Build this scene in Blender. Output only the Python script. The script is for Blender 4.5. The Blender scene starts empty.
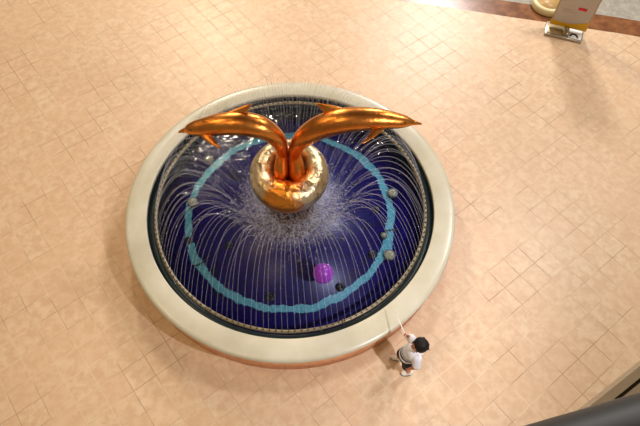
import bpy, bmesh, math, random
from mathutils import Vector, Matrix, Euler
R = math.radians
PI = math.pi
random.seed(7)
S = bpy.context.scene
COL = S.collection

# ------------------------------------------------------------------ helpers
def link(name, bm, mat, parent=None, smooth=True, loc=None):
    me = bpy.data.meshes.new(name)
    bmesh.ops.recalc_face_normals(bm, faces=bm.faces)
    bm.to_mesh(me); bm.free()
    if smooth:
        for p in me.polygons: p.use_smooth = True
    if mat: me.materials.append(mat)
    o = bpy.data.objects.new(name, me); COL.objects.link(o)
    if parent: o.parent = parent
    if loc: o.location = loc
    return o

def thing(name, label, cat, loc=(0, 0, 0), rz=0, group=None):
    o = bpy.data.objects.new(name, None); COL.objects.link(o)
    o.empty_display_size = .1
    o.location = loc; o.rotation_euler = (0, 0, rz)
    return tag(o, label, cat, group)

def tag(o, label, cat, group=None, kind=None):
    o['label'] = label; o['category'] = cat
    if group: o['group'] = group
    if kind: o['kind'] = kind
    return o

def copy_tree(o, parent=None):
    c = o.copy(); COL.objects.link(c)
    if parent: c.parent = parent
    for ch in list(o.children): copy_tree(ch, c)
    return c

def rings_to_bm(bm, rings, closed=False, caps=True):
    vs = [[bm.verts.new(p) for p in r] for r in rings]
    n = len(rings)
    for i in range(n if closed else n - 1):
        a, b = vs[i], vs[(i + 1) % n]
        m = len(a)
        for k in range(m):
            bm.faces.new((a[k], a[(k + 1) % m], b[(k + 1) % m], b[k]))
    if caps and not closed:
        bm.faces.new(vs[0][::-1]); bm.faces.new(vs[-1])
    return bm

def lathe(profile, seg=128, closed=True, bm=None):
    """profile: list of (r, z); closed loop profile -> solid of revolution"""
    bm = bm or bmesh.new()
    rings = []
    for k in range(seg):
        a = 2 * PI * k / seg
        rings.append([(r * math.cos(a), r * math.sin(a), z) for r, z in profile])
    vs = [[bm.verts.new(p) for p in r] for r in rings]
    m = len(profile)
    for i in range(seg):
        a, b = vs[i], vs[(i + 1) % seg]
        for k in range(m if closed else m - 1):
            bm.faces.new((a[k], b[k], b[(k + 1) % m], a[(k + 1) % m]))
    return bm

def disc(r, z, seg=96, rings=1, h=0.0, bm=None):
    """solid disc of thickness h with its top at z"""
    bm = bm or bmesh.new()
    top = [bm.verts.new((r * math.cos(2 * PI * k / seg), r * math.sin(2 * PI * k / seg), z)) for k in range(seg)]
    bm.faces.new(top)
    if h:
        bot = [bm.verts.new((v.co.x, v.co.y, z - h)) for v in top]
        bm.faces.new(bot[::-1])
        for k in range(seg):
            bm.faces.new((top[k], bot[k], bot[(k + 1) % seg], top[(k + 1) % seg]))
    return bm

def box(bm, x0, x1, y0, y1, z0, z1, bevel=0):
    r = bmesh.ops.create_cube(bm, size=1)
    for v in r['verts']:
        v.co = Vector((x0 + (v.co.x + .5) * (x1 - x0), y0 + (v.co.y + .5) * (y1 - y0), z0 + (v.co.z + .5) * (z1 - z0)))
    if bevel:
        es = list({e for v in r['verts'] for e in v.link_edges})
        bmesh.ops.bevel(bm, geom=es, offset=bevel, segments=2, affect='EDGES', profile=.5)
    return bm

def catmull(pts, n):
    """pts: list of equal-length tuples; n samples per span"""
    out = []
    P = [Vector(p) for p in pts]
    P = [P[0] * 2 - P[1]] + P + [P[-1] * 2 - P[-2]]
    for i in range(1, len(P) - 2):
        p0, p1, p2, p3 = P[i - 1:i + 3]
        for k in range(n):
            t = k / n
            out.append(.5 * ((2 * p1) + (p2 - p0) * t + (2 * p0 - 5 * p1 + 4 * p2 - p3) * t * t + (3 * p1 - p0 - 3 * p2 + p3) * t ** 3))
    out.append(P[-2])
    return out

def catmull4(pts, n):
    out = []
    P = [pts[0]] + list(pts) + [pts[-1]]
    for i in range(1, len(P) - 2):
        for k in range(n):
            t = k / n
            out.append(tuple(.5 * (2 * b + (c - a) * t + (2 * a - 5 * b + 4 * c - d) * t * t + (3 * b - a - 3 * c + d) * t ** 3) for a, b, c, d in zip(*P[i - 1:i + 3])))
    out.append(pts[-1])
    return out

def tube(bm, pts, rad, seg=8, up=Vector((0, 1, 0.01)), squash=1.0):
    """loft round sections along pts; rad: number or list"""
    pts = [Vector(p) for p in pts]
    rings = []
    for i, p in enumerate(pts):
        t = (pts[min(i + 1, len(pts) - 1)] - pts[max(i - 1, 0)]).normalized()
        u = up - t * up.dot(t)
        u.normalize(); w = t.cross(u)
        r = rad[i] if isinstance(rad, (list, tuple)) else rad
        rings.append([p + (u * math.cos(2 * PI * k / seg) * squash + w * math.sin(2 * PI * k / seg)) * r for k in range(seg)])
    return rings_to_bm(bm, rings)

def capsule(bm, a, b, ra, rb, seg=16):
    """tapered round-ended limb"""
    a, b = Vector(a), Vector(b)
    d = (b - a).normalized()
    up = Vector((0, 0, 1)) if abs(d.z) < .9 else Vector((0, 1, 0))
    pts, rad = [], []
    for k in range(5):
        an = PI / 2 * k / 5
        pts.append(a - d * ra * math.cos(an)); rad.append(max(ra * math.sin(an), ra * .12))
    pts += [a, a.lerp(b, .5), b]; rad += [ra, (ra + rb) / 2, rb]
    for k in range(4, -1, -1):
        an = PI / 2 * k / 5
        pts.append(b + d * rb * math.cos(an)); rad.append(max(rb * math.sin(an), rb * .12))
    return tube(bm, pts, rad, seg, up)

def ellipsoid(bm, c, rx, ry, rz, rot=None, u=24, v=16):
    r = bmesh.ops.create_uvsphere(bm, u_segments=u, v_segments=v, radius=1)
    M = Matrix.Translation(c) @ (rot.to_matrix().to_4x4() if rot else Matrix.Identity(4)) @ Matrix.Diagonal((rx, ry, rz, 1))
    bmesh.ops.transform(bm, matrix=M, verts=r['verts'])
    return bm

def remeshed(name, bm, mat, parent, voxel=.006, smooth=6):
    """fuse overlapping volumes into one continuous skin"""
    o = link(name, bm, mat, parent)
    m = o.modifiers.new('r', 'REMESH'); m.mode = 'VOXEL'; m.voxel_size = voxel; m.use_smooth_shade = True
    s = o.modifiers.new('s', 'SMOOTH'); s.factor = .5; s.iterations = smooth
    dg = bpy.context.evaluated_depsgraph_get()
    me = bpy.data.meshes.new_from_object(o.evaluated_get(dg))
    o.modifiers.clear()
    old = o.data; o.data = me; bpy.data.meshes.remove(old)
    me.name = name
    if not me.materials: me.materials.append(mat)
    for p in me.polygons: p.use_smooth = True
    return o

# ------------------------------------------------------------------ materials
def srgb(r, g, b):
    f = lambda c: (c / 255 / 12.92) if c / 255 <= .04045 else ((c / 255 + .055) / 1.055) ** 2.4
    return (f(r), f(g), f(b), 1)

class NT:
    def __init__(s, name):
        s.m = bpy.data.materials.new(name); s.m.use_nodes = True
        s.t = s.m.node_tree; s.t.nodes.clear()
        s.out = s.n('ShaderNodeOutputMaterial')
    def n(s, typ, **kw):
        nd = s.t.nodes.new(typ)
        for k, v in kw.items(): setattr(nd, k, v)
        return nd
    def l(s, a, b): s.t.links.new(a, b)
    def val(s, sock, v):
        if isinstance(v, bpy.types.NodeSocket): s.l(v, sock)
        else: sock.default_value = v
    def math(s, op, a, b=0, c=None, clamp=False):
        nd = s.n('ShaderNodeMath', operation=op, use_clamp=clamp)
        s.val(nd.inputs[0], a); s.val(nd.inputs[1], b)
        if c is not None: s.val(nd.inputs[2], c)
        return nd.outputs[0]
    def mix(s, f, a, b, blend='MIX'):
        nd = s.n('ShaderNodeMix', data_type='RGBA', blend_type=blend)
        s.val(nd.inputs[0], f); s.val(nd.inputs[6], a); s.val(nd.inputs[7], b)
        return nd.outputs[2]
    def noise(s, vec, scale, detail=3, rough=.5, out=0):
        nd = s.n('ShaderNodeTexNoise'); nd.inputs['Scale'].default_value = scale
        nd.inputs['Detail'].default_value = detail; nd.inputs['Roughness'].default_value = rough
        if vec is not None: s.l(vec, nd.inputs['Vector'])
        return nd.outputs[out]
    def step(s, v, lo, hi):
        nd = s.n('ShaderNodeMapRange', interpolation_type='SMOOTHSTEP')
        s.val(nd.inputs[0], v); nd.inputs[1].default_value = lo; nd.inputs[2].default_value = hi
        return nd.outputs[0]
    def obj(s): return s.n('ShaderNodeTexCoord').outputs['Object']
    def xyz(s, v):
        nd = s.n('ShaderNodeSeparateXYZ'); s.l(v, nd.inputs[0]); return nd.outputs
    def bsdf(s, color, rough=.5, metal=0, bump=None, bstr=.1, spec=.5, alpha=None, bdist=.01):
        b = s.n('ShaderNodeBsdfPrincipled')
        s.val(b.inputs['Base Color'], color); s.val(b.inputs['Roughness'], rough)
        s.val(b.inputs['Metallic'], metal); b.inputs['Specular IOR Level'].default_value = spec
        if alpha is not None: s.val(b.inputs['Alpha'], alpha)
        if bump is not None:
            bp = s.n('ShaderNodeBump'); bp.inputs['Strength'].default_value = bstr; bp.inputs['Distance'].default_value = bdist
            s.l(bump, bp.inputs['Height']); s.l(bp.outputs[0], b.inputs['Normal'])
        s.l(b.outputs[0], s.out.inputs[0])
        return s.m

def plain(name, rgb, rough=.5, metal=0, var=.12, scale=20, bstr=.05, spec=.5):
    t = NT(name); v = t.obj(); nz = t.noise(v, scale, 4)
    c = srgb(*rgb)
    dk = tuple(x * (1 - var) for x in c[:3]) + (1,)
    lt = tuple(min(1, x * (1 + var)) for x in c[:3]) + (1,)
    return t.bsdf(t.mix(nz, dk, lt), rough, metal, nz, bstr, spec)

TILE = .3073; TH = .670
def tile_coords(t, off_u, off_v, size):
    x, y, z = t.xyz(t.obj())
    c, s = math.cos(TH), math.sin(TH)
    u = t.math('ADD', t.math('MULTIPLY', x, c / size), t.math('MULTIPLY', y, s / size))
    v = t.math('ADD', t.math('MULTIPLY', x, s / size), t.math('MULTIPLY', y, -c / size))
    return t.math('ADD', u, off_u + 100), t.math('ADD', v, off_v + 100)

def floor_mat():
    t = NT('peach_floor_tile'); v3 = t.obj()
    u, v = tile_coords(t, FU, FV, TILE)
    fu, fv = t.math('FRACT', u), t.math('FRACT', v)
    e = lambda f: t.math('SUBTRACT', .5, t.math('ABSOLUTE', t.math('SUBTRACT', f, .5)))
    d = t.math('MINIMUM', e(fu), e(fv))
    grout = t.math('SUBTRACT', 1, t.step(d, .008, .022))
    cell = t.n('ShaderNodeCombineXYZ')
    t.l(t.math('FLOOR', u), cell.inputs[0]); t.l(t.math('FLOOR', v), cell.inputs[1])
    wn = t.n('ShaderNodeTexWhiteNoise', noise_dimensions='2D'); t.l(cell.outputs[0], wn.inputs[0])
    # mottling, shifted per tile so that the veins break at the joints
    add = t.n('ShaderNodeVectorMath', operation='MULTIPLY_ADD')
    t.l(wn.outputs['Color'], add.inputs[0]); add.inputs[1].default_value = (9, 9, 9); t.l(v3, add.inputs[2])
    mot = t.noise(add.outputs[0], 9, 5, .62)
    base = t.mix(t.step(mot, .34, .68), srgb(215, 183, 149), srgb(231, 206, 175))
    base = t.mix(t.math('MULTIPLY', wn.outputs['Value'], .5), base, srgb(222, 188, 154))
    pat = t.noise(v3, .55, 2)
    gsheen = t.step(t.noise(v3, 1.1, 2), .42, .58)
    gcol = t.mix(gsheen, srgb(150, 118, 96), srgb(238, 214, 184))  # joints dark in places, pale in others: uneven sheen put into their colour
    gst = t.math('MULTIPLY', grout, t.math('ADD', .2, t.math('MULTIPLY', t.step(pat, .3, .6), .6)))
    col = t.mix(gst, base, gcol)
    rough = t.math('ADD', .40, t.math('MULTIPLY', grout, .3))
    h = t.math('SUBTRACT', t.math('MULTIPLY', mot, .05), grout)
    return t.bsdf(col, rough, 0, h, .12, .5)

def band_mat():
    t = NT('brown_floor_border'); v3 = t.obj()
    nz = t.noise(v3, 5, 5, .6)
    return t.bsdf(t.mix(t.step(nz, .3, .7), srgb(112, 68, 42), srgb(152, 102, 66)), .25, 0)

def carpet_mat():
    t = NT('grey_far_floor'); v3 = t.obj()
    nz = t.noise(v3, 7, 6, .7)
    return t.bsdf(t.mix(t.step(nz, .3, .7), srgb(150, 146, 140), srgb(186, 182, 168)), .3, 0)

def pool_mat():
    t = NT('cobalt_mosaic'); v3 = t.obj()
    x, y, z = t.xyz(v3)
    x2 = t.math('ADD', x, .03)
    r = t.math('SQRT', t.math('ADD', t.math('MULTIPLY', x2, x2), t.math('MULTIPLY', y, y)))
    cellv = t.n('ShaderNodeVectorMath', operation='SNAP'); t.l(v3, cellv.inputs[0]); cellv.inputs[1].default_value = (.026, .026, .026)
    wn = t.n('ShaderNodeTexWhiteNoise', noise_dimensions='3D'); t.l(cellv.outputs[0], wn.inputs[0])
    blue = t.mix(wn.outputs['Value'], (.002, .0008, .046, 1), (.009, .004, .125, 1))
    dirt = t.step(t.noise(v3, 2.6, 4, .6), .56, .72)
    blue = t.mix(t.math('MULTIPLY', dirt, .75), blue, (.010, .011, .018, 1))
    # pale turquoise mosaic ring with a slightly ragged, wandering edge
    wob = t.math('MULTIPLY', t.math('SUBTRACT', t.noise(v3, 2.2, 3, .6), .5), .17)
    fine = t.math('MULTIPLY', t.math('SUBTRACT', wn.outputs['Value'], .5), .018)
    dd = t.math('ABSOLUTE', t.math('SUBTRACT', t.math('ADD', r, t.math('ADD', wob, fine)), 1.475))
    ring = t.math('SUBTRACT', 1, t.step(dd, .050, .060))
    pale = t.mix(wn.outputs['Value'], srgb(84, 160, 168), srgb(118, 188, 192))
    return t.bsdf(t.mix(ring, blue, pale), .35, 0)

def wall_tile_mat():
    t = NT('terracotta_basin_tile'); v3 = t.obj()
    x, y, z = t.xyz(v3)
    a = t.math('ARCTAN2', y, x)
    f = t.math('FRACT', t.math('ADD', t.math('MULTIPLY', a, 48 / (2 * PI)), 60))
    g = t.math('SUBTRACT', 1, t.step(t.math('SUBTRACT', .5, t.math('ABSOLUTE', t.math('SUBTRACT', f, .5))), .008, .02))
    nz = t.noise(v3, 9, 5, .6)
    c = t.mix(t.step(nz, .3, .7), srgb(222, 146, 96), srgb(236, 172, 124))
    return t.bsdf(t.mix(t.math('MULTIPLY', g, .6), c, srgb(160, 118, 90)), .35, 0)

def coping_mat():
    t = NT('cream_stone_coping'); v3 = t.obj()
    nz = t.noise(v3, 3, 5, .6); sp = t.noise(v3, 60, 2)
    x, y, z = t.xyz(v3)
    a = t.math('ARCTAN2', y, x)
    f = t.math('FRACT', t.math('ADD', t.math('MULTIPLY', a, 12 / (2 * PI)), 20.28))
    g = t.math('SUBTRACT', 1, t.step(t.math('SUBTRACT', .5, t.math('ABSOLUTE', t.math('SUBTRACT', f, .5))), .0010, .003))
    c = t.mix(t.step(nz, .3, .7), srgb(203, 199, 176), srgb(213, 210, 192))
    c = t.mix(t.math('MULTIPLY', sp, .08), c, srgb(180, 168, 140))
    c = t.mix(t.math('MULTIPLY', g, .13), c, srgb(190, 170, 140))
    return t.bsdf(c, .28, 0)

def water_mat():
    t = NT('rippled_water'); v3 = t.obj()
    x, y, z = t.xyz(v3)
    r = t.math('SQRT', t.math('ADD', t.math('MULTIPLY', x, x), t.math('MULTIPLY', y, y)))
    h = t.math('ADD', t.math('MULTIPLY', t.noise(v3, 7, 2, .5), .7), t.math('MULTIPLY', t.noise(v3, 26, 2), .42))
    bp = t.n('ShaderNodeBump'); bp.inputs['Strength'].default_value = .36; bp.inputs['Distance'].default_value = .035
    t.l(h, bp.inputs['Height'])
    gl = t.n('ShaderNodeBsdfGlossy'); gl.inputs['Roughness'].default_value = .04; t.l(bp.outputs[0], gl.inputs['Normal'])
    gl.inputs['Color'].default_value = (1, 1, 1, 1)
    tr = t.n('ShaderNodeBsdfTransparent'); tr.inputs['Color'].default_value = (.80, .84, .98, 1)
    fr = t.n('ShaderNodeFresnel'); fr.inputs['IOR'].default_value = 1.33; t.l(bp.outputs[0], fr.inputs['Normal'])
    m1 = t.n('ShaderNodeMixShader'); t.l(fr.outputs[0], m1.inputs[0]); t.l(tr.outputs[0], m1.inputs[1]); t.l(gl.outputs[0], m1.inputs[2])
    # churned white water where the jets land round the base
    fo = t.n('ShaderNodeBsdfDiffuse'); fo.inputs['Color'].default_value = (.75, .75, .86, 1)
    near = t.math('SUBTRACT', 1, t.step(r, .38, .80))
    lace = t.step(t.noise(v3, 11, 6, .75), .38, .66)
    fac = t.math('MULTIPLY', t.math('MULTIPLY', near, lace), .40)
    m2 = t.n('ShaderNodeMixShader'); t.l(fac, m2.inputs[0]); t.l(m1.outputs[0], m2.inputs[1]); t.l(fo.outputs[0], m2.inputs[2])
    t.l(m2.outputs[0], t.out.inputs[0])
    return t.m

def jet_mat(name, opac, brk=0, fade=0):
    t = NT(name)
    di = t.n('ShaderNodeBsdfPrincipled'); di.inputs['Base Color'].default_value = (.80, .80, .95, 1); di.inputs['Roughness'].default_value = .25
    tr = t.n('ShaderNodeBsdfTransparent')
    mx = t.n('ShaderNodeMixShader')
    f = opac
    if fade:                       # the stream tears into fine drops towards its inner end
        x, y, z = t.xyz(t.obj())
        nz = t.noise(t.obj(), 22, 3, .6)
        torn = t.math('MULTIPLY', t.step(nz, .38, .62), .55)
        k = t.step(x, .75, 1.25)
        f = t.math('MULTIPLY', t.math('ADD', t.math('MULTIPLY', k, 1), t.math('MULTIPLY', t.math('SUBTRACT', 1, k), torn)), opac)
    if brk:
        nz = t.noise(t.obj(), 26, 3, .6)
        f = t.math('MULTIPLY', t.step(nz, .34, .62), opac)
    tl = t.n('ShaderNodeBsdfTranslucent'); tl.inputs['Color'].default_value = (.9, .9, 1, 1)
    m0 = t.n('ShaderNodeMixShader'); m0.inputs[0].default_value = .45; t.l(di.outputs[0], m0.inputs[1]); t.l(tl.outputs[0], m0.inputs[2])
    t.val(mx.inputs[0], f); t.l(tr.outputs[0], mx.inputs[1]); t.l(m0.outputs[0], mx.inputs[2]); t.l(mx.outputs[0], t.out.inputs[0])
    return t.m

def bronze_mat():
    t = NT('orange_bronze'); v3 = t.obj()
    nz = t.noise(v3, 4, 4, .6); fine = t.noise(v3, 16, 3, .55)
    c = t.mix(t.step(nz, .3, .7), (.62, .20, .035, 1), (.80, .32, .07, 1))
    return t.bsdf(c, t.math('ADD', .22, t.math('MULTIPLY', nz, .16)), 1, fine, .4)

def pale_bronze_mat():
    t = NT('gilded_pale_bronze'); v3 = t.obj()
    x, y, z = t.xyz(v3)
    nz = t.noise(v3, 3.2, 4, .6); fine = t.noise(v3, 14, 4, .6)
    # orange patch on the front of the ring and streaks in its throat
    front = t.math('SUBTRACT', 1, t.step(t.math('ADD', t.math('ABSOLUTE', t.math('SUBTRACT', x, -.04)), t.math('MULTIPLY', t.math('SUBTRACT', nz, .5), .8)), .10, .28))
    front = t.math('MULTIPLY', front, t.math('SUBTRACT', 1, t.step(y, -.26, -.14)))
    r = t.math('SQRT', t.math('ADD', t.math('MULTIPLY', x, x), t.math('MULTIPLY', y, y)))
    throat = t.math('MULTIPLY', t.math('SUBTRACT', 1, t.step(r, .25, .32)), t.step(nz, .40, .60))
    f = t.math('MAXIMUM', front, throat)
    pale = t.mix(t.step(nz, .35, .65), (.56, .43, .24, 1), (.74, .64, .44, 1))
    pale = t.mix(t.math('MULTIPLY', t.step(t.noise(v3, 8, 4, .65), .52, .66), .75), pale, (.30, .17, .06, 1))
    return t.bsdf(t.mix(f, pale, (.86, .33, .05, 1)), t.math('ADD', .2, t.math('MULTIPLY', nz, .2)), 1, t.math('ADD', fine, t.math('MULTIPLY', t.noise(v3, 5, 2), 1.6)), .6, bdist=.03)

CX, CY = -.4072, 4.1481
# lattice phase of the joints, in tiles, at the pool centre
FU, FV = .813, .243
M = dict(
    floor=floor_mat(), band=band_mat(), far=carpet_mat(), pool=pool_mat(), wall=wall_tile_mat(), coping=coping_mat(),
    gutter=plain('dark_slate_ledge', (40, 56, 60), .35, 0, .3, 10), inner=plain('black_glazed_tile', (14, 22, 30), .18, 0, .4, 40), water=water_mat(),
    jet=jet_mat('clear_jet', .155, 0, 1), spray=jet_mat('white_spray', .38, 1),
    pipe=plain('dull_steel_pipe', (140, 130, 108), .4, .5, .15, 30), nozzle=plain('brass_nozzle', (118, 108, 88), .35, .6),
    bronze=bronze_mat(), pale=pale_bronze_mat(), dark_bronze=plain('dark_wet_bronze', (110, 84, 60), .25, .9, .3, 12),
    lamp_rim=plain('weathered_lamp_rim', (120, 120, 104), .4, .5), lens=plain('frosted_lens', (150, 150, 116), .25, 0, .2, 60),
    black=plain('black_rubber', (16, 20, 20), .45), ball=plain('purple_vinyl', (136, 46, 178), .32, 0, .08, 6),
    ball_seam=plain('dark_purple_valve', (104, 26, 140), .35),
    skin=plain('skin', (198, 134, 100), .5, 0, .06), hair=plain('black_hair', (17, 14, 14), .55, 0, .5, 90, .5, .25),
    shirt=None, shorts=plain('navy_cotton', (32, 36, 58), .85, 0, .2, 60), shoe=plain('white_shoe', (236, 234, 228), .5),
    sole=plain('grey_sole', (120, 116, 112), .7), eye=plain('dark_eye', (20, 14, 12), .2), lip=plain('lip', (172, 92, 80), .5),
    stick=plain('white_plastic', (244, 242, 236), .35, 0, .03), steel=plain('brushed_steel', (186, 178, 166), .3, .8, .1, 40),
    chrome=plain('polished_steel', (225, 225, 225), .08, 1), poster=plain('lilac_poster_paper', (202, 196, 194), .45, 0, .03),
    yellow=plain('yellow_print', (226, 178, 16), .45, 0, .04), red=plain('red_print', (222, 46, 62), .45),
    text=plain('grey_print', (170, 160, 168), .6), white=plain('white_print', (246, 246, 246), .5),
    frame=plain('champagne_frame', (176, 158, 122), .35, .4), cream=plain('cream_lacquer', (232, 222, 178), .35, 0, .04),
    tan=plain('tan_top', (196, 160, 104), .4, 0, .1, 8), rail=plain('charcoal_rail_coat', (24, 28, 32), .5, 0, .25, 5),
    ledge=plain('taupe_stone_edge', (156, 140, 116), .5), groove=plain('dark_joint', (58, 46, 30), .8),
    ceiling=plain('dark_ceiling', (70, 60, 50), .8),
)

# ------------------------------------------------------------------ the setting
ARC = [(-14, 5.05), (-6, 5.25), (-2, 5.27), (0, 5.16), (1.715, 4.91), (2.666, 4.73), (3.77, 4.475), (4.677, 4.28), (5.567, 4.08), (6.256, 3.916), (9, 3.15), (14, 1.5)]
ARC = [tuple(p) for p in catmull([(x, y, 0) for x, y in ARC], 6)]
def strip(low, high):
    bm = bmesh.new()
    a = [bm.verts.new(p) for p in low]; b = [bm.verts.new(p) for p in high]
    for i in range(len(a) - 1): bm.faces.new((a[i], a[i + 1], b[i + 1], b[i]))
    return bm
up = [(x, y + .47, 0) for x, y, z in ARC]
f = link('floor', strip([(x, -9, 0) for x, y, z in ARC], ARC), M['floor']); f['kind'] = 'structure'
f = link('trim_1', strip(ARC, up), M['band']); f['kind'] = 'structure'
f = link('floor', strip(up, [(x, 13, 0) for x, y, z in ARC]), M['far']); f['kind'] = 'structure'

# upper gallery the picture is taken from: slab with a lip, then its floor
P0, P1 = Vector((1.304, -3.744, 0)), Vector((1.534, -3.593, 0))
d = (P1 - P0).normalized(); nrm = Vector((d.y, -d.x, 0))
def ledge_part(name, o0, o1, z0, z1, m):
    bm = bmesh.new()
    a, b = P0 - d * 2.6, P1 + d * 1.2
    lo = [a + nrm * o0, b + nrm * o0, b + nrm * o1, a + nrm * o1]
    rings_to_bm(bm, [[Vector((p.x, p.y, z)) for p in lo] for z in (z0, z1)])
    o = link(name, bm, m, smooth=False); o['kind'] = 'structure'; return o
ledge_part('trim_2', 0, .028, 4.72, 4.9, M['ledge'])
ledge_part('trim_3', .028, .040, 4.72, 4.882, M['groove'])
ledge_part('floor', .040, 1.9, 4.72, 4.9, M['ledge'])

bm = bmesh.new(); box(bm, -7.5, 8, -1.5, 12.2, 11.0, 11.3)
c = link('ceiling', bm, M['ceiling'], smooth=False); c['kind'] = 'structure'

# ------------------------------------------------------------------ handrail right under the camera
RAIL = [(-.6, -4.415, 6.2), (0.2, -4.197, 6.2), (.60, -4.0895, 6.2), (.70, -4.0625, 6.2), (.80, -4.036, 6.2), (.93, -4.008, 6.2), (1.15, -4.005, 6.2), (1.5, -4.09, 6.2), (1.9, -4.32, 6.2), (2.3, -4.64, 6.2)]
rail = thing('handrail', 'thick dark charcoal gallery handrail close up in the bottom right corner', 'handrail', (1.0, -4.02, 4.9))
bm = bmesh.new(); pts = catmull([Vector(p) - Vector((1.0, -4.02, 4.9)) for p in RAIL], 10)
tube(bm, pts, .045, 20, Vector((0, 0, 1))); link('rail_tube', bm, M['rail'], rail)
for x, y in ((1.5, -4.09), (2.25, -4.60)):
    bm = bmesh.new(); tube(bm, [(x - 1, y + 4.02, 0.0), (x - 1, y + 4.02, 1.27)], .02, 12, Vector((1, 0, 0))); link('post', bm, M['rail'], rail)

# ------------------------------------------------------------------ fountain basin
basin = thing('fountain_basin', 'large round fountain basin with wide cream coping and cobalt mosaic bottom', 'fountain basin')
RO, RI = 2.288, 1.995
prof = [(RI, .345), (RI, .400), (RI + .012, .409), (2.22, .409), (2.262, .403), (2.281, .388), (RO, .366), (2.281, .346), (2.262, .338), (2.2, .336)]
link('coping', lathe(prof, 192), M['coping'], basin)
link('outer_wall', lathe([(2.255, 0), (2.255, .338), (2.10, .338), (2.10, 0)], 192), M['wall'], basin)
link('inner_wall', lathe([(2.10, .0), (2.10, .345), (RI, .345), (RI, .0)], 192), M['inner'], basin)
link('gutter', lathe([(RI, .0), (RI, .292), (1.915, .288), (1.908, .280), (1.908, .0)], 192), M['gutter'], basin)
link('pool_floor', disc(RI, .03, 128, h=.03), M['pool'], basin)

water = link('pool_water', disc(1.907, .27, 160), M['water'])
tag(water, 'dark blue rippled pool water filling the round basin', 'water', kind='stuff')

# spray ring and its nozzles
RR, RZ = 1.885, .335
ring = thing('spray_ring', 'thin dull steel spray ring pipe running just inside the coping', 'spray ring', (0, 0, 0))
bm = bmesh.new()
rings = []
for k in range(192):
    a = 2 * PI * k / 192
    rings.append([((RR + .024 * math.cos(q)) * math.cos(a), (RR + .024 * math.cos(q)) * math.sin(a), RZ + .024 * math.sin(q)) for q in [2 * PI * j / 12 for j in range(12)]])
rings_to_bm(bm, rings, closed=True); link('ring_pipe', bm, M['pipe'], ring)
NJ = 150
ang = [-PI / 2 + 2 * PI * (i + .5) / NJ for i in range(NJ)]
order = sorted(range(NJ), key=lambda i: math.sin(ang[i]))
def nozzle_bm(bm, a=None):
    pts = [(0, 0, -.004), (0, 0, .012), (-.002, 0, .026)]
    b0 = len(bm.verts)
    tube(bm, pts, [.013, .012, .006], 8, Vector((0, 1, 0)))
    if a is not None:
        bm.verts.ensure_lookup_table()
        Mx = Matrix.Translation((RR * math.cos(a), RR * math.sin(a), RZ + .022)) @ Matrix.Rotation(a, 4, 'Z')
        bmesh.ops.transform(bm, matrix=Mx, verts=bm.verts[b0:])
nb = bmesh.new(); nozzle_bm(nb)
n0 = link('nozzle', nb, M['nozzle'], ring)
for j, i in enumerate(order[:100]):
    o = n0 if j == 0 else n0.copy()
    if j: COL.objects.link(o); o.parent = ring
    a = ang[i]; o.location = (RR * math.cos(a), RR * math.sin(a), RZ + .022); o.rotation_euler = (0, 0, a)
nb = bmesh.new()
for i in order[100:]: nozzle_bm(nb, ang[i])
o = link('nozzle_row', nb, M['nozzle'], ring); o['kind'] = 'stuff'
# feet carrying the pipe above the floor of the pool
for k in range(8):
    a = 2 * PI * (k + .3) / 8
    bm = bmesh.new(); tube(bm, [(RR * math.cos(a), RR * math.sin(a), .028), (RR * math.cos(a), RR * math.sin(a), RZ - .015)], .014, 8, Vector((1, 0, 0)))
    link('pipe_foot', bm, M['pipe'], ring)
for k in range(5):
    a = R((-68, -121, 20, 140, 95)[k])
    bm = bmesh.new(); t_ = Vector((-math.sin(a), math.cos(a), 0)); c_ = Vector((RR * math.cos(a), RR * math.sin(a), RZ))
    tube(bm, [c_ - t_ * .02, c_ + t_ * .02], .031, 12, Vector((0, 0, 1))); link('coupling', bm, M['nozzle'], ring)

# ------------------------------------------------------------------ water jets
def jet_mesh(rend, h, seed):
    rnd = random.Random(seed)
    pts, rad = [], []
    n = 30
    wob = rnd.uniform(-.012, .012)
    for k in range(n + 1):
        s = k / n
        rr = RR - (RR - rend) * s
        z = RZ + .045 + h * 4 * s * (1 - s) - (RZ + .045 - .272) * s
        pts.append(Vector((rr, wob * math.sin(s * 9 + seed) * s, z)))
        rad.append(.0026 + .0030 * s + (.0018 * rnd.random() if s > .55 else 0))
    bm = bmesh.new(); tube(bm, pts, rad, 6, Vector((0, 1, 0)))
    # the stream breaks into drops on the way down
    for k in range(6):
        s = rnd.uniform(.6, .98)
        p = Vector((RR - (RR - rend) * s, 0, RZ + .045 + h * 4 * s * (1 - s) - (RZ + .045 - .272) * s))
        p += Vector((rnd.gauss(0, .022), rnd.gauss(0, .022), rnd.gauss(0, .02)))
        r_ = rnd.uniform(.003, .007)
        b0 = len(bm.verts)
        bmesh.ops.create_icosphere(bm, subdivisions=1, radius=r_)
        bm.verts.ensure_lookup_table()
        bmesh.ops.translate(bm, vec=p, verts=bm.verts[b0:])
    me = bpy.data.meshes.new('water_jet'); bm.to_mesh(me); bm.free()
    for p in me.polygons: p.use_smooth = True
    me.materials.append(M['jet'])
    return me
SECT = [('thin white water jet rising from the front of the spray ring', -135, -45),
        ('thin arcing water jet from the right side of the spray ring', -45, 45),
        ('thin water jet from the back of the spray ring behind the two dolphins', 45, 135),
        ('thin arcing water jet from the left side of the spray ring under the left dolphin', 135, 225)]
jm = [jet_mesh(.50 + .22 * random.random(), .98 + .24 * random.random(), k) for k in range(14)]
for i, a in enumerate(ang):
    o = bpy.data.objects.new('water_jet', jm[random.randrange(14)]); COL.objects.link(o)
    o.rotation_euler = (0, 0, a + random.uniform(-.006, .006)); dg_ = (math.degrees(a) + 135) % 360 - 135
    for lb, lo, hi in SECT:
        if lo <= dg_ < hi: tag(o, lb, 'water jet', 'thin arcing jets of the fountain spray ring')

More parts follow.
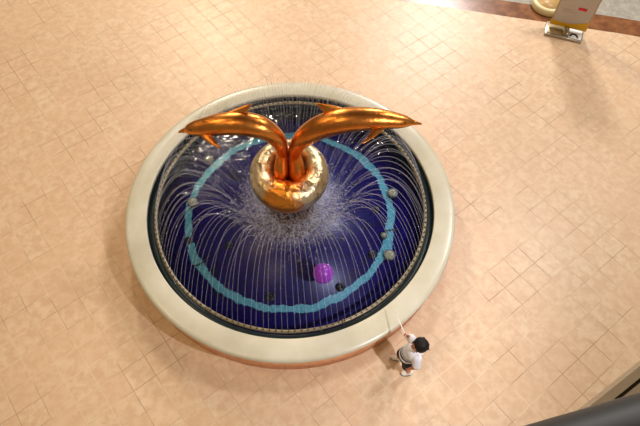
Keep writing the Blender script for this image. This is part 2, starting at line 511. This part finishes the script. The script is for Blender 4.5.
# spray and churned water round the base of the sculpture
rnd = random.Random(3); bm = bmesh.new()
for k in range(7500):
    a = rnd.uniform(0, 2 * PI); r = .36 + abs(rnd.gauss(0, .20))
    z0 = .275; hh = max(.02, rnd.gauss(.42, .16)) * math.exp(-(r - .36) * 3.2); ln = rnd.uniform(.02, .09)
    dr = rnd.uniform(-.5, 1.0) * ln
    p0 = Vector((r * math.cos(a), r * math.sin(a), z0 + hh * rnd.random()))
    p1 = p0 + Vector((math.cos(a) * dr + rnd.gauss(0, .02), math.sin(a) * dr + rnd.gauss(0, .02), rnd.uniform(-.2, .9) * ln))
    if p1.z < z0: p1.z = z0 + .004
    mid = (p0 + p1) / 2 + Vector((0, 0, .02))
    w = rnd.uniform(.0015, .0042)
    tube(bm, [p0, mid, p1], [w * .4, w, w * .5], 4, Vector((.3, .8, .2)))
sp = link('fountain_splash', bm, M['spray'])
tag(sp, 'white splash of churned water round the foot of the bronze sculpture', 'splash', kind='stuff')

# ------------------------------------------------------------------ dolphin sculpture
sc = thing('dolphin_sculpture', 'polished bronze sculpture of two leaping dolphins on a fat pale gold ring', 'sculpture', (0, 0, .03))
Z = lambda p: Vector((p[0], p[1], p[2] - .03))
bm = bmesh.new(); Rm, rm, zc = .375, .135, 1.02
tilt = Matrix.Rotation(R(9), 3, 'X')
rings = []
for k in range(96):
    a = 2 * PI * k / 96
    fat = rm * (1 + .035 * math.sin(3 * a + .6) + .02 * math.sin(7 * a)) * (1.16 - .26 * math.sin(a))
    Ra = Rm - (fat - rm) * .75
    rings.append([tilt @ Vector(((Ra + fat * math.cos(q)) * math.cos(a), (Ra + fat * math.cos(q)) * math.sin(a), fat * 1.25 * math.sin(q))) + Vector((0, 0, zc - .03)) for q in [2 * PI * j / 40 for j in range(40)]])
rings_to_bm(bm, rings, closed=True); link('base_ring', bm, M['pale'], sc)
link('pedestal', lathe([(.001, 0), (.40, 0), (.38, .10), (.30, .30), (.28, .5), (.36, .78), (.34, .86), (.001, .88)], 64), M['dark_bronze'], sc)

DORS = Vector((0, math.sin(R(30)), math.cos(R(30))))      # the dolphins' backs roll away from the gallery side
def dolphin(spec, tail, sgn, eye_at, fin_at, pec_at, fin_h):
    data = [(q[0], q[1], q[2] - .03, q[3]) for q in catmull4([tuple(p) + (r,) for p, r in spec + tail], 7)]
    rings = []
    n = len(data); seg = 24
    P = [Vector(q[:3]) for q in data]
    T = []
    for i in range(n):
        T.append((P[min(i + 1, n - 1)] - P[max(i - 1, 0)]).normalized())
    for i in range(n):
        t = T[i]; u = DORS - t * DORS.dot(t)
        if u.length < .2: u = Vector((0, 1, 0)) - t * t.y
        u.normalize(); w = t.cross(u).normalized()
        r = max(data[i][3], .006)
        rings.append([P[i] + u * math.cos(2 * PI * k / seg) * r + w * math.sin(2 * PI * k / seg) * r * .98 for k in range(seg)])
    bm = bmesh.new(); rings_to_bm(bm, rings)
    body = link('dolphin', bm, M['bronze'], sc)
    def at(f):
        i = min(range(n), key=lambda k: abs(P[k].x - f) if P[k].z > 1.45 else 9)
        return P[i], T[i], data[i][3]
    # dorsal fin: swept back towards the tail, lens section
    def fin(name, root, dirn, chord_dir, length, chord, sweep, thick, parent):
        bm = bmesh.new(); rg = []
        nn = chord_dir.cross(dirn).normalized()
        for k in range(9):
            s = k / 8
            c = chord * (1 - s) ** .75 + .012
            ctr = root + dirn * length * (s - .12) + chord_dir * sweep * s ** 1.4
            th = thick * (1 - .75 * s)
            ring = []
            for j in range(14):
                q = 2 * PI * j / 14
                ring.append(ctr + chord_dir * math.cos(q) * c / 2 + nn * math.sin(q) * th / 2)
            rg.append(ring)
        rings_to_bm(bm, rg); return link(name, bm, M['bronze'], parent)
    p, t, r = at(fin_at); u = (DORS - t * DORS.dot(t)).normalized()
    fin('dorsal_fin', p + u * r * .93, u, t, fin_h, .24, .17, .035, body)
    p, t, r = at(pec_at); u = (DORS - t * DORS.dot(t)).normalized(); w = t.cross(u).normalized()
    for s in (1, -1):
        side = w * s
        dn = (side * .8 - u * .75).normalized()
        fin('pectoral_fin', p + dn * r * .9, dn, t, .24, .14, .20, .028, body)
    p, t, r = at(eye_at); u = (DORS - t * DORS.dot(t)).normalized(); w = t.cross(u).normalized()
    for s in (1, -1):
        bm = bmesh.new(); ellipsoid(bm, p + w * s * r * .93 + u * r * .15, .013, .013, .013, u=12, v=8); link('eye', bm, M['dark_bronze'], body)
    return body
Ls = [((-1.262, 0, 1.838), .010), ((-1.222, 0, 1.858), .022), ((-1.175, 0, 1.876), .034), ((-1.135, 0, 1.888), .062), ((-1.05, 0, 1.912), .090), ((-.937, 0, 1.938), .108), ((-.754, 0, 1.985), .128),
      ((-.522, 0, 2.005), .140), ((-.32, 0, 1.958), .134), ((-.189, 0, 1.855), .116), ((-.105, .01, 1.70), .102), ((-.075, .03, 1.52), .080)]
Lt = [((-.075, .05, 1.38), .074), ((-.085, .03, 1.25), .085), ((-.10, -.03, 1.10), .098), ((-.10, -.06, .92), .102)]
Rs = [((1.560, 0, 2.03), .008), ((1.51, 0, 2.043), .020), ((1.455, 0, 2.054), .032), ((1.41, 0, 2.062), .052), ((1.305, 0, 2.078), .084), ((1.075, 0, 2.105), .118), ((.849, 0, 2.102), .138), ((.624, 0, 2.062), .147),
      ((.40, 0, 1.955), .140), ((.225, 0, 1.79), .122), ((.125, .02, 1.60), .096), ((.088, .04, 1.44), .080)]
Rt = [((.085, .05, 1.33), .084), ((.10, .02, 1.20), .100), ((.11, -.04, 1.06), .112), ((.11, -.06, .92), .110)]
dolphin(Ls, Lt, -1, -1.08, -.56, -.93, .115)
dolphin(Rs, Rt, 1, 1.34, .58, 1.06, .15)

# ------------------------------------------------------------------ fittings on the pool floor
def pool_light(x, y, r, label):
    t = thing('pool_light', label, 'pool light', (x, y, .03), 0, 'pale lamps on the pool floor')
    link('lamp_body', lathe([(.001, 0), (r, 0), (r, .045), (r * .82, .062), (r * .80, .05), (.001, .05)], 40), M['lamp_rim'], t)
    bm = bmesh.new(); ellipsoid(bm, Vector((0, 0, .05)), r * .8, r * .8, .022, u=24, v=12); link('lens', bm, M['lens'], t)
    for k in range(3):
        a = 2 * PI * k / 3 + .4; bm = bmesh.new(); box(bm, -.006, .006, -.006, .006, .05, .072, .001)
        o = link('clip', bm, M['lamp_rim'], t, loc=(r * .9 * math.cos(a), r * .9 * math.sin(a), 0)); o.rotation_euler = (0, 0, a)
    return t
pool_light(1.485, .361, .080, 'round pale pool lamp on the turquoise ring, upper one on the right')
pool_light(1.38, -.675, .082, 'round pale pool lamp on the turquoise ring, lower one on the right')
pool_light(1.315, -.365, .046, 'small pale pool lamp inside the turquoise ring, between the two larger ones')
pool_light(-1.463, .164, .078, 'round pale pool lamp on the turquoise ring at the left')
pool_light(-1.32, .956, .07, 'pale pool lamp beneath the pectoral fin of the left dolphin')
pool_light(-.475, 1.845, .05, 'pale pool lamp at the back behind the left dolphin')
def drain(x, y, r, label):
    t = thing('drain_cover', label, 'drain cover', (x, y, .03), random.random(), 'black covers on the pool floor')
    link('cover_plate', lathe([(.001, 0), (r, 0), (r * .94, .014), (.001, .018)], 32), M['black'], t)
    for k in (-1, 0, 1):
        bm = bmesh.new(); box(bm, -r * .6, r * .6, k * r * .4 - .006, k * r * .4 + .006, .014, .022, .002); link('rib', bm, M['inner'], t)
drain(-1.435, -.455, .062, 'black cover breaking the turquoise ring at the lower left')
drain(-.245, -1.30, .07, 'black cover just inside the turquoise ring at the front')
drain(.69, -1.15, .065, 'black cover to the lower right of the purple ball')
drain(1.227, .094, .06, 'black cover inside the turquoise ring, above the small pale lamp')
drain(1.152, -.646, .065, 'black cover left of the lower right pale lamp')
drain(-.86, -.53, .06, 'black cover alone in the left part of the blue floor')
def cable(pts, label):
    bm = bmesh.new(); tube(bm, catmull(pts, 8), .009, 8, Vector((0, 0, 1)))
    tag(link('lamp_cable', bm, M['black']), label, 'cable')
cable([(-1.36, -.85, .04), (-1.27, -.845, .041), (-1.18, -.78, .04), (-1.12, -.70, .04)], 'black cable crossing the turquoise ring at the lower left')
cable([(1.33, -.285, .04), (1.40, -.262, .041), (1.47, -.25, .041), (1.54, -.262, .04)], 'black cable crossing the turquoise ring beside the small pale lamp')

# ------------------------------------------------------------------ purple ball
ball = thing('ball', 'bright purple ball floating on the pool water at the front', 'ball', (.457, -1.10, .215))
bm = bmesh.new(); ellipsoid(bm, Vector((0, 0, .135)), .135, .135, .135, u=48, v=32); link('ball_skin', bm, M['ball'], ball)
bm = bmesh.new(); tube(bm, [(.03, .02, .264), (.0305, .0205, .2685)], [.012, .009], 14, Vector((1, 0, 0))); link('valve', bm, M['ball_seam'], ball)

# ------------------------------------------------------------------ child
def shirt_mat():
    t = NT('white_shirt_with_navy_bands'); x, y, z = t.xyz(t.obj())
    b = lambda lo, hi: t.math('MULTIPLY', t.step(z, lo, lo + .004), t.math('SUBTRACT', 1, t.step(z, hi, hi + .004)))
    band = t.math('MAXIMUM', b(.490, .528), b(.548, .562))
    nz = t.noise(t.obj(), 30, 3)
    c = t.mix(band, srgb(226, 228, 238), srgb(58, 80, 116))
    return t.bsdf(c, .85, 0, nz, .2)
M['shirt'] = shirt_mat()
KX, KY = 1.46, -2.19
kid = thing('person', 'small child in white shirt and navy shorts holding a white stick by the fountain', 'person', (KX, KY, 0))
# local frame: the child faces -x (towards the left of the picture), leaning back a little
V = Vector
HEAD = V((.075, -.015, .835))
hipc = V((-.005, 0, .40)); chest = V((.045, -.01, .60)); neck = V((.06, -.012, .70))
shR, shL = V((.045, .105, .655)), V((.07, -.125, .65))            # the child's right side is +y
elR, haR = V((.02, .165, .585)), V((-.008, .150, .655))
elL, haL = V((.075, -.165, .53)), V((.01, -.165, .44))
hpR, hpL = V((-.01, .055, .385)), V((.005, -.055, .385))
knR, anR = V((-.055, .075, .215)), V((-.045, .085, .055))
knL, anL = V((.015, -.085, .215)), V((.065, -.095, .06))
bm = bmesh.new()
ellipsoid(bm, hipc, .075, .092, .085)
capsule(bm, hipc + V((0, 0, .04)), chest, .083, .088)
ellipsoid(bm, chest + V((0, 0, .02)), .075, .105, .085)
capsule(bm, neck - V((0, 0, .03)), HEAD - V((0, 0, .05)), .036, .036)
ellipsoid(bm, HEAD, .082, .073, .094)
ellipsoid(bm, HEAD + V((-.02, 0, -.045)), .058, .055, .048)       # jaw and cheeks
ellipsoid(bm, HEAD + V((-.083, 0, -.012)), .013, .011, .014)      # nose
for s in (1, -1): ellipsoid(bm, HEAD + V((.008, .074 * s, -.01)), .016, .009, .024)   # ears
for sh, el, ha in ((shR, elR, haR), (shL, elL, haL)):
    capsule(bm, sh, el, .033, .027); capsule(bm, el, ha, .026, .019)
for hp, kn, an in ((hpR, knR, anR), (hpL, knL, anL)):
    capsule(bm, hp, kn, .056, .040); capsule(bm, kn, an, .040, .026)
    capsule(bm, an, an + V((-.06, 0, -.028)), .026, .022)
def hand(bm, wrist, fwd, thumb, curl):
    fwd = fwd.normalized(); thumb = (thumb - fwd * thumb.dot(fwd)).normalized(); pn = fwd.cross(thumb)
    pc = wrist + fwd * .028
    capsule(bm, wrist, pc, .017, .018)
    for k, ln in enumerate((.030, .034, .031, .024)):
        b = pc + fwd * .012 + thumb * (.015 - .010 * k)
        m_ = b + (fwd * math.cos(curl * .5) + pn * math.sin(curl * .5)) * ln * .55
        e = m_ + (fwd * math.cos(curl * 1.6) + pn * math.sin(curl * 1.6)) * ln * .5
        capsule(bm, b, m_, .0062, .0058, 8); capsule(bm, m_, e, .0058, .005, 8)
    b = wrist + fwd * .012 + thumb * .014
    m_ = b + (fwd * .6 + thumb * .8) * .02
    capsule(bm, b, m_, .0075, .0065, 8); capsule(bm, m_, m_ + (fwd * .8 + pn * .6) * .017, .0065, .0055, 8)
hand(bm, haR, V((-.6, .1, .35)), V((.2, 0, 1)), 1.1)
hand(bm, haL, V((-.25, -.1, -1)), V((-1, .1, .2)), .5)
body = remeshed('body', bm, M['skin'], kid, .0042, 3)
# hair: a full black cap with a fringe, down to the nape
bm = bmesh.new(); ellipsoid(bm, HEAD + V((.012, 0, .022)), .093, .087, .092, u=48, v=32)
bmesh.ops.bisect_plane(bm, geom=bm.verts[:] + bm.edges[:] + bm.faces[:], plane_co=HEAD + V((-.03, 0, .022)), plane_no=V((-.72, 0, -.70)), clear_outer=True)
bmesh.ops.bisect_plane(bm, geom=bm.verts[:] + bm.edges[:] + bm.faces[:], plane_co=HEAD + V((0, 0, -.045)), plane_no=V((0, 0, -1)), clear_outer=True)
es = [e for e in bm.edges if e.is_boundary]
bmesh.ops.holes_fill(bm, edges=es, sides=0)
for k in range(70):                                               # tufts that break the outline of the cap
    a = random.uniform(0, 2 * PI); e = random.uniform(-.15, 1.45)
    dr = V((math.cos(a) * math.cos(e), math.sin(a) * math.cos(e), math.sin(e)))
    if dr.x < -.55 and dr.z < .25: continue
    p = HEAD + V((.012, 0, .022)) + V((dr.x * .088, dr.y * .082, dr.z * .087))
    capsule(bm, p, p + V((dr.x * .004 + random.gauss(0, .012), random.gauss(0, .012), -.022)), .0085, .004, 8)
remeshed('hair', bm, M['hair'], kid, .005, 2)
for s in (1, -1):
    bm = bmesh.new(); ellipsoid(bm, HEAD + V((-.0745, .029 * s, .008)), .006, .010, .007, u=12, v=8); link('eye', bm, M['eye'], kid)
bm = bmesh.new(); ellipsoid(bm, HEAD + V((-.0755, 0, -.048)), .006, .019, .006, u=12, v=8); link('mouth', bm, M['lip'], kid)
bm = bmesh.new()
capsule(bm, V((0, 0, .455)), chest, .104, .106); ellipsoid(bm, chest + V((0, 0, .02)), .094, .122, .098)
ellipsoid(bm, V((0, 0, .45)), .102, .112, .05)
for sh, el in ((shR, elR), (shL, elL)): capsule(bm, sh - V((0, sh.y * .2, 0)), sh.lerp(el, .72), .057, .053)
remeshed('shirt', bm, M['shirt'], kid, .006, 6)
bm = bmesh.new()
ellipsoid(bm, hipc, .094, .108, .075)
for hp, kn in ((hpR, knR), (hpL, knL)): capsule(bm, hp, hp.lerp(kn, .72), .070, .062)
remeshed('shorts', bm, M['shorts'], kid, .006, 5)
for an, yaw in ((anR, .1), (anL, -.15)):
    bm = bmesh.new(); f_ = V((-math.cos(yaw), math.sin(yaw), 0))
    b = V((an.x, an.y, .036))
    capsule(bm, b - f_ * .022, b + f_ * .066, .033, .031); capsule(bm, V((an.x, an.y, .04)), V((an.x, an.y, .072)), .034, .034)
    bmesh.ops.bisect_plane(bm, geom=bm.verts[:] + bm.edges[:] + bm.faces[:], plane_co=V((0, 0, .012)), plane_no=V((0, 0, -1)), clear_outer=True)
    bmesh.ops.holes_fill(bm, edges=[e for e in bm.edges if e.is_boundary], sides=0)
    sh_ = remeshed('shoe', bm, M['shoe'], kid, .005, 3)
    bm = bmesh.new(); rr_ = []
    for z in (0.0, .016):
        rr_.append([b * 1 + f_ * (.022 + math.cos(q) * .079) + f_.cross(V((0, 0, 1))) * math.sin(q) * .036 + V((0, 0, z - b.z)) for q in [2 * PI * j / 28 for j in range(28)]])
    rings_to_bm(bm, rr_); link('sole', bm, M['sole'], sh_)
grip = V((KX, KY, 0)) + haR + V((-.6, .1, .35)).normalized() * .046
tip = V((1.322, -1.70, .60))
dirn = (tip - grip).normalized()
bm = bmesh.new(); tube(bm, [grip - dirn * .045, tip], .006, 10, V((0, 0, 1)))
tag(link('stick', bm, M['stick']), "thin white stick held out over the coping in the child's hand", 'stick')

# ------------------------------------------------------------------ poster stand and round pedestal by the brown border
A = V((4.496, 3.941, 0)); ax = V((.93, -.345, 0)).normalized(); ay = V((.345, .93, 0)).normalized()
st = thing('poster_stand', 'upright poster stand with lilac sheet, yellow foot band and flat steel base', 'sign', tuple(A), math.atan2(ax.y, ax.x))
bm = bmesh.new(); box(bm, -.01, .66, 0, .36, 0, .045, .006); link('base_plate', bm, M['steel'], st)
bm = bmesh.new(); box(bm, .02, .30, .03, .33, .046, .056, .002); link('base_cover', bm, M['frame'], st)
bm = bmesh.new(); box(bm, .41, .64, .03, .33, .046, .054, .002); link('mirror_plate', bm, M['white'], st)
bm = bmesh.new()
tube(bm, catmull([(.43, .06, .054), (.47, .13, .060), (.53, .13, .060), (.58, .06, .054)], 8), .014, 8, V((0, 0, 1))); link('reflection_arc', bm, M['black'], st)  # black tube models a curved reflection lying on the plate
for x in (.325, .375):
    bm = bmesh.new(); box(bm, x - .018, x + .018, .05, .27, .045, .13, .004); link('bracket', bm, M['chrome' if x > .35 else 'frame'], st)
PY = .22
bm = bmesh.new(); box(bm, .03, .68, PY, PY + .03, .10, 1.75, .006); link('panel', bm, M['frame'], st)
bm = bmesh.new(); box(bm, .055, .655, PY - .003, PY - .0002, .12, 1.73); poster = link('poster', bm, M['poster'], st, smooth=False)
bm = bmesh.new()                                                   # yellow foot band with a sagging curved upper edge
n = 24; lo, hi = [], []
for k in range(n + 1):
    s = k / n; x = .035 + .64 * s
    lo.append(V((x, 0, .112))); hi.append(V((x, 0, .215 - .05 * math.sin(PI * s) + .09 * s ** 1.5)))
vs0 = [[bm.verts.new((p.x, PY - y_, p.z)) for p in lo] for y_ in (.0035, .006)]; vs1 = [[bm.verts.new((p.x, PY - y_, p.z)) for p in hi] for y_ in (.0035, .006)]
for k in range(n):
    bm.faces.new((vs0[1][k], vs0[1][k + 1], vs1[1][k + 1], vs1[1][k])); bm.faces.new((vs1[0][k], vs1[0][k + 1], vs1[1][k + 1], vs1[1][k]))
    bm.faces.new((vs0[0][k], vs0[0][k + 1], vs0[1][k + 1], vs0[1][k]))
link('yellow_band', bm, M['yellow'], poster, smooth=False)
bm = bmesh.new(); box(bm, .385, .535, PY - .008, PY - .0032, .50, .555, .0022)
badge = link('red_badge', bm, M['red'], poster)
for j, (x0, x1, z) in enumerate(((.12, .40, 1.0), (.12, .5, .93), (.12, .45, .86), (.12, .42, .79), (.14, .34, .46), (.14, .40, .42))):
    bm = bmesh.new(); box(bm, x0, x1, PY - .0045, PY - .0031, z, z + .012); link('print_line', bm, M['text'], poster, smooth=False)

ped = thing('round_pedestal', 'low round cream-rimmed pedestal with tan top behind the poster stand', 'pedestal', (4.74, 4.75, 0))
link('rim', lathe([(.225, 0), (.31, 0), (.325, .03), (.325, .11), (.31, .135), (.275, .142), (.24, .13), (.225, .10)], 64), M['cream'], ped)
link('top', disc(.226, .105, 48, h=.10), M['tan'], ped)

# ------------------------------------------------------------------ light
def area(name, loc, target, size, power, col, spread=None):
    l = bpy.data.lights.new(name, 'AREA'); l.shape = 'DISK'; l.size = size; l.energy = power; l.color = col
    if spread: l.spread = spread
    o = bpy.data.objects.new(name, l); COL.objects.link(o); o.location = loc
    o.rotation_euler = (V(target) - V(loc)).to_track_quat('-Z', 'Y').to_euler(); return o
def spot(name, loc, target, power, col, rad, ang_, blend=.6):
    l = bpy.data.lights.new(name, 'SPOT'); l.energy = power; l.color = col; l.shadow_soft_size = rad; l.spot_size = R(ang_); l.spot_blend = blend
    o = bpy.data.objects.new(name, l); COL.objects.link(o); o.location = loc
    o.rotation_euler = (V(target) - V(loc)).to_track_quat('-Z', 'Y').to_euler(); return o
WARM = (1, .84, .62); NEUT = (1, .93, .89); ORNG = (1, .70, .36)
spot('spot_lamp', (3.35, -3.75, 4.6), (.3, -1.0, 0), 780, (1, .96, 1), .10, 76, 1.0)
area('unseen_lamp', (-4.3, 14.4, 10.0), (-.6, 4.6, 0), 2.0, 1200, WARM)
area('unseen_lamp', (5.2, 15.6, 10.0), (2.0, 3.6, 0), 2.4, 1650, NEUT)
area('unseen_lamp', (-6.6, -.5, 10.0), (-3.2, 0, 0), 1.8, 185, ORNG)
area('unseen_lamp', (-3.2, -5.2, 10.0), (-.8, -2.6, 0), 1.6, 150, ORNG)  # unseen lamp added to brighten the floor in front of the basin
area('unseen_lamp', (-8.6, 4.4, 10.0), (-3.2, 2, 0), 1.8, 60, ORNG)
area('unseen_lamp', (7.4, 4.6, 10.0), (3.4, 1.4, 0), 2.0, 660, NEUT)  # unseen lamp added so the right side of the floor is lit
area('unseen_lamp', (-4.9, 8.55, 10.0), (-2.4, 2, 0), .35, 90, NEUT)
W = bpy.data.worlds.new('mall'); S.world = W; W.use_nodes = True
W.node_tree.nodes['Background'].inputs[0].default_value = (1, .81, .57, 1)
W.node_tree.nodes['Background'].inputs[1].default_value = .24

# ------------------------------------------------------------------ camera
F = 544.85; PITCH = 1.018812; ROLL = .010918
fw = V((0, math.cos(PITCH), -math.sin(PITCH))); rt = V((1, 0, 0)); upv = rt.cross(fw)
c_, s_ = math.cos(ROLL), math.sin(ROLL)
rt, upv = rt * c_ + upv * s_, upv * c_ - rt * s_
cam = bpy.data.cameras.new('camera'); cam.sensor_width = 36; cam.lens = F / 640 * 36; cam.clip_start = .02
co = bpy.data.objects.new('camera', cam); COL.objects.link(co)
Mx = Matrix((rt, upv, -fw)).transposed().to_4x4(); Mx.translation = V((-CX, -CY, 6.8))
co.matrix_world = Mx
S.camera = co
S.view_settings.view_transform = 'Standard'; S.view_settings.look = 'None'; S.view_settings.gamma = 1
S.view_settings.use_curve_mapping = False; S.view_settings.exposure = -0.27
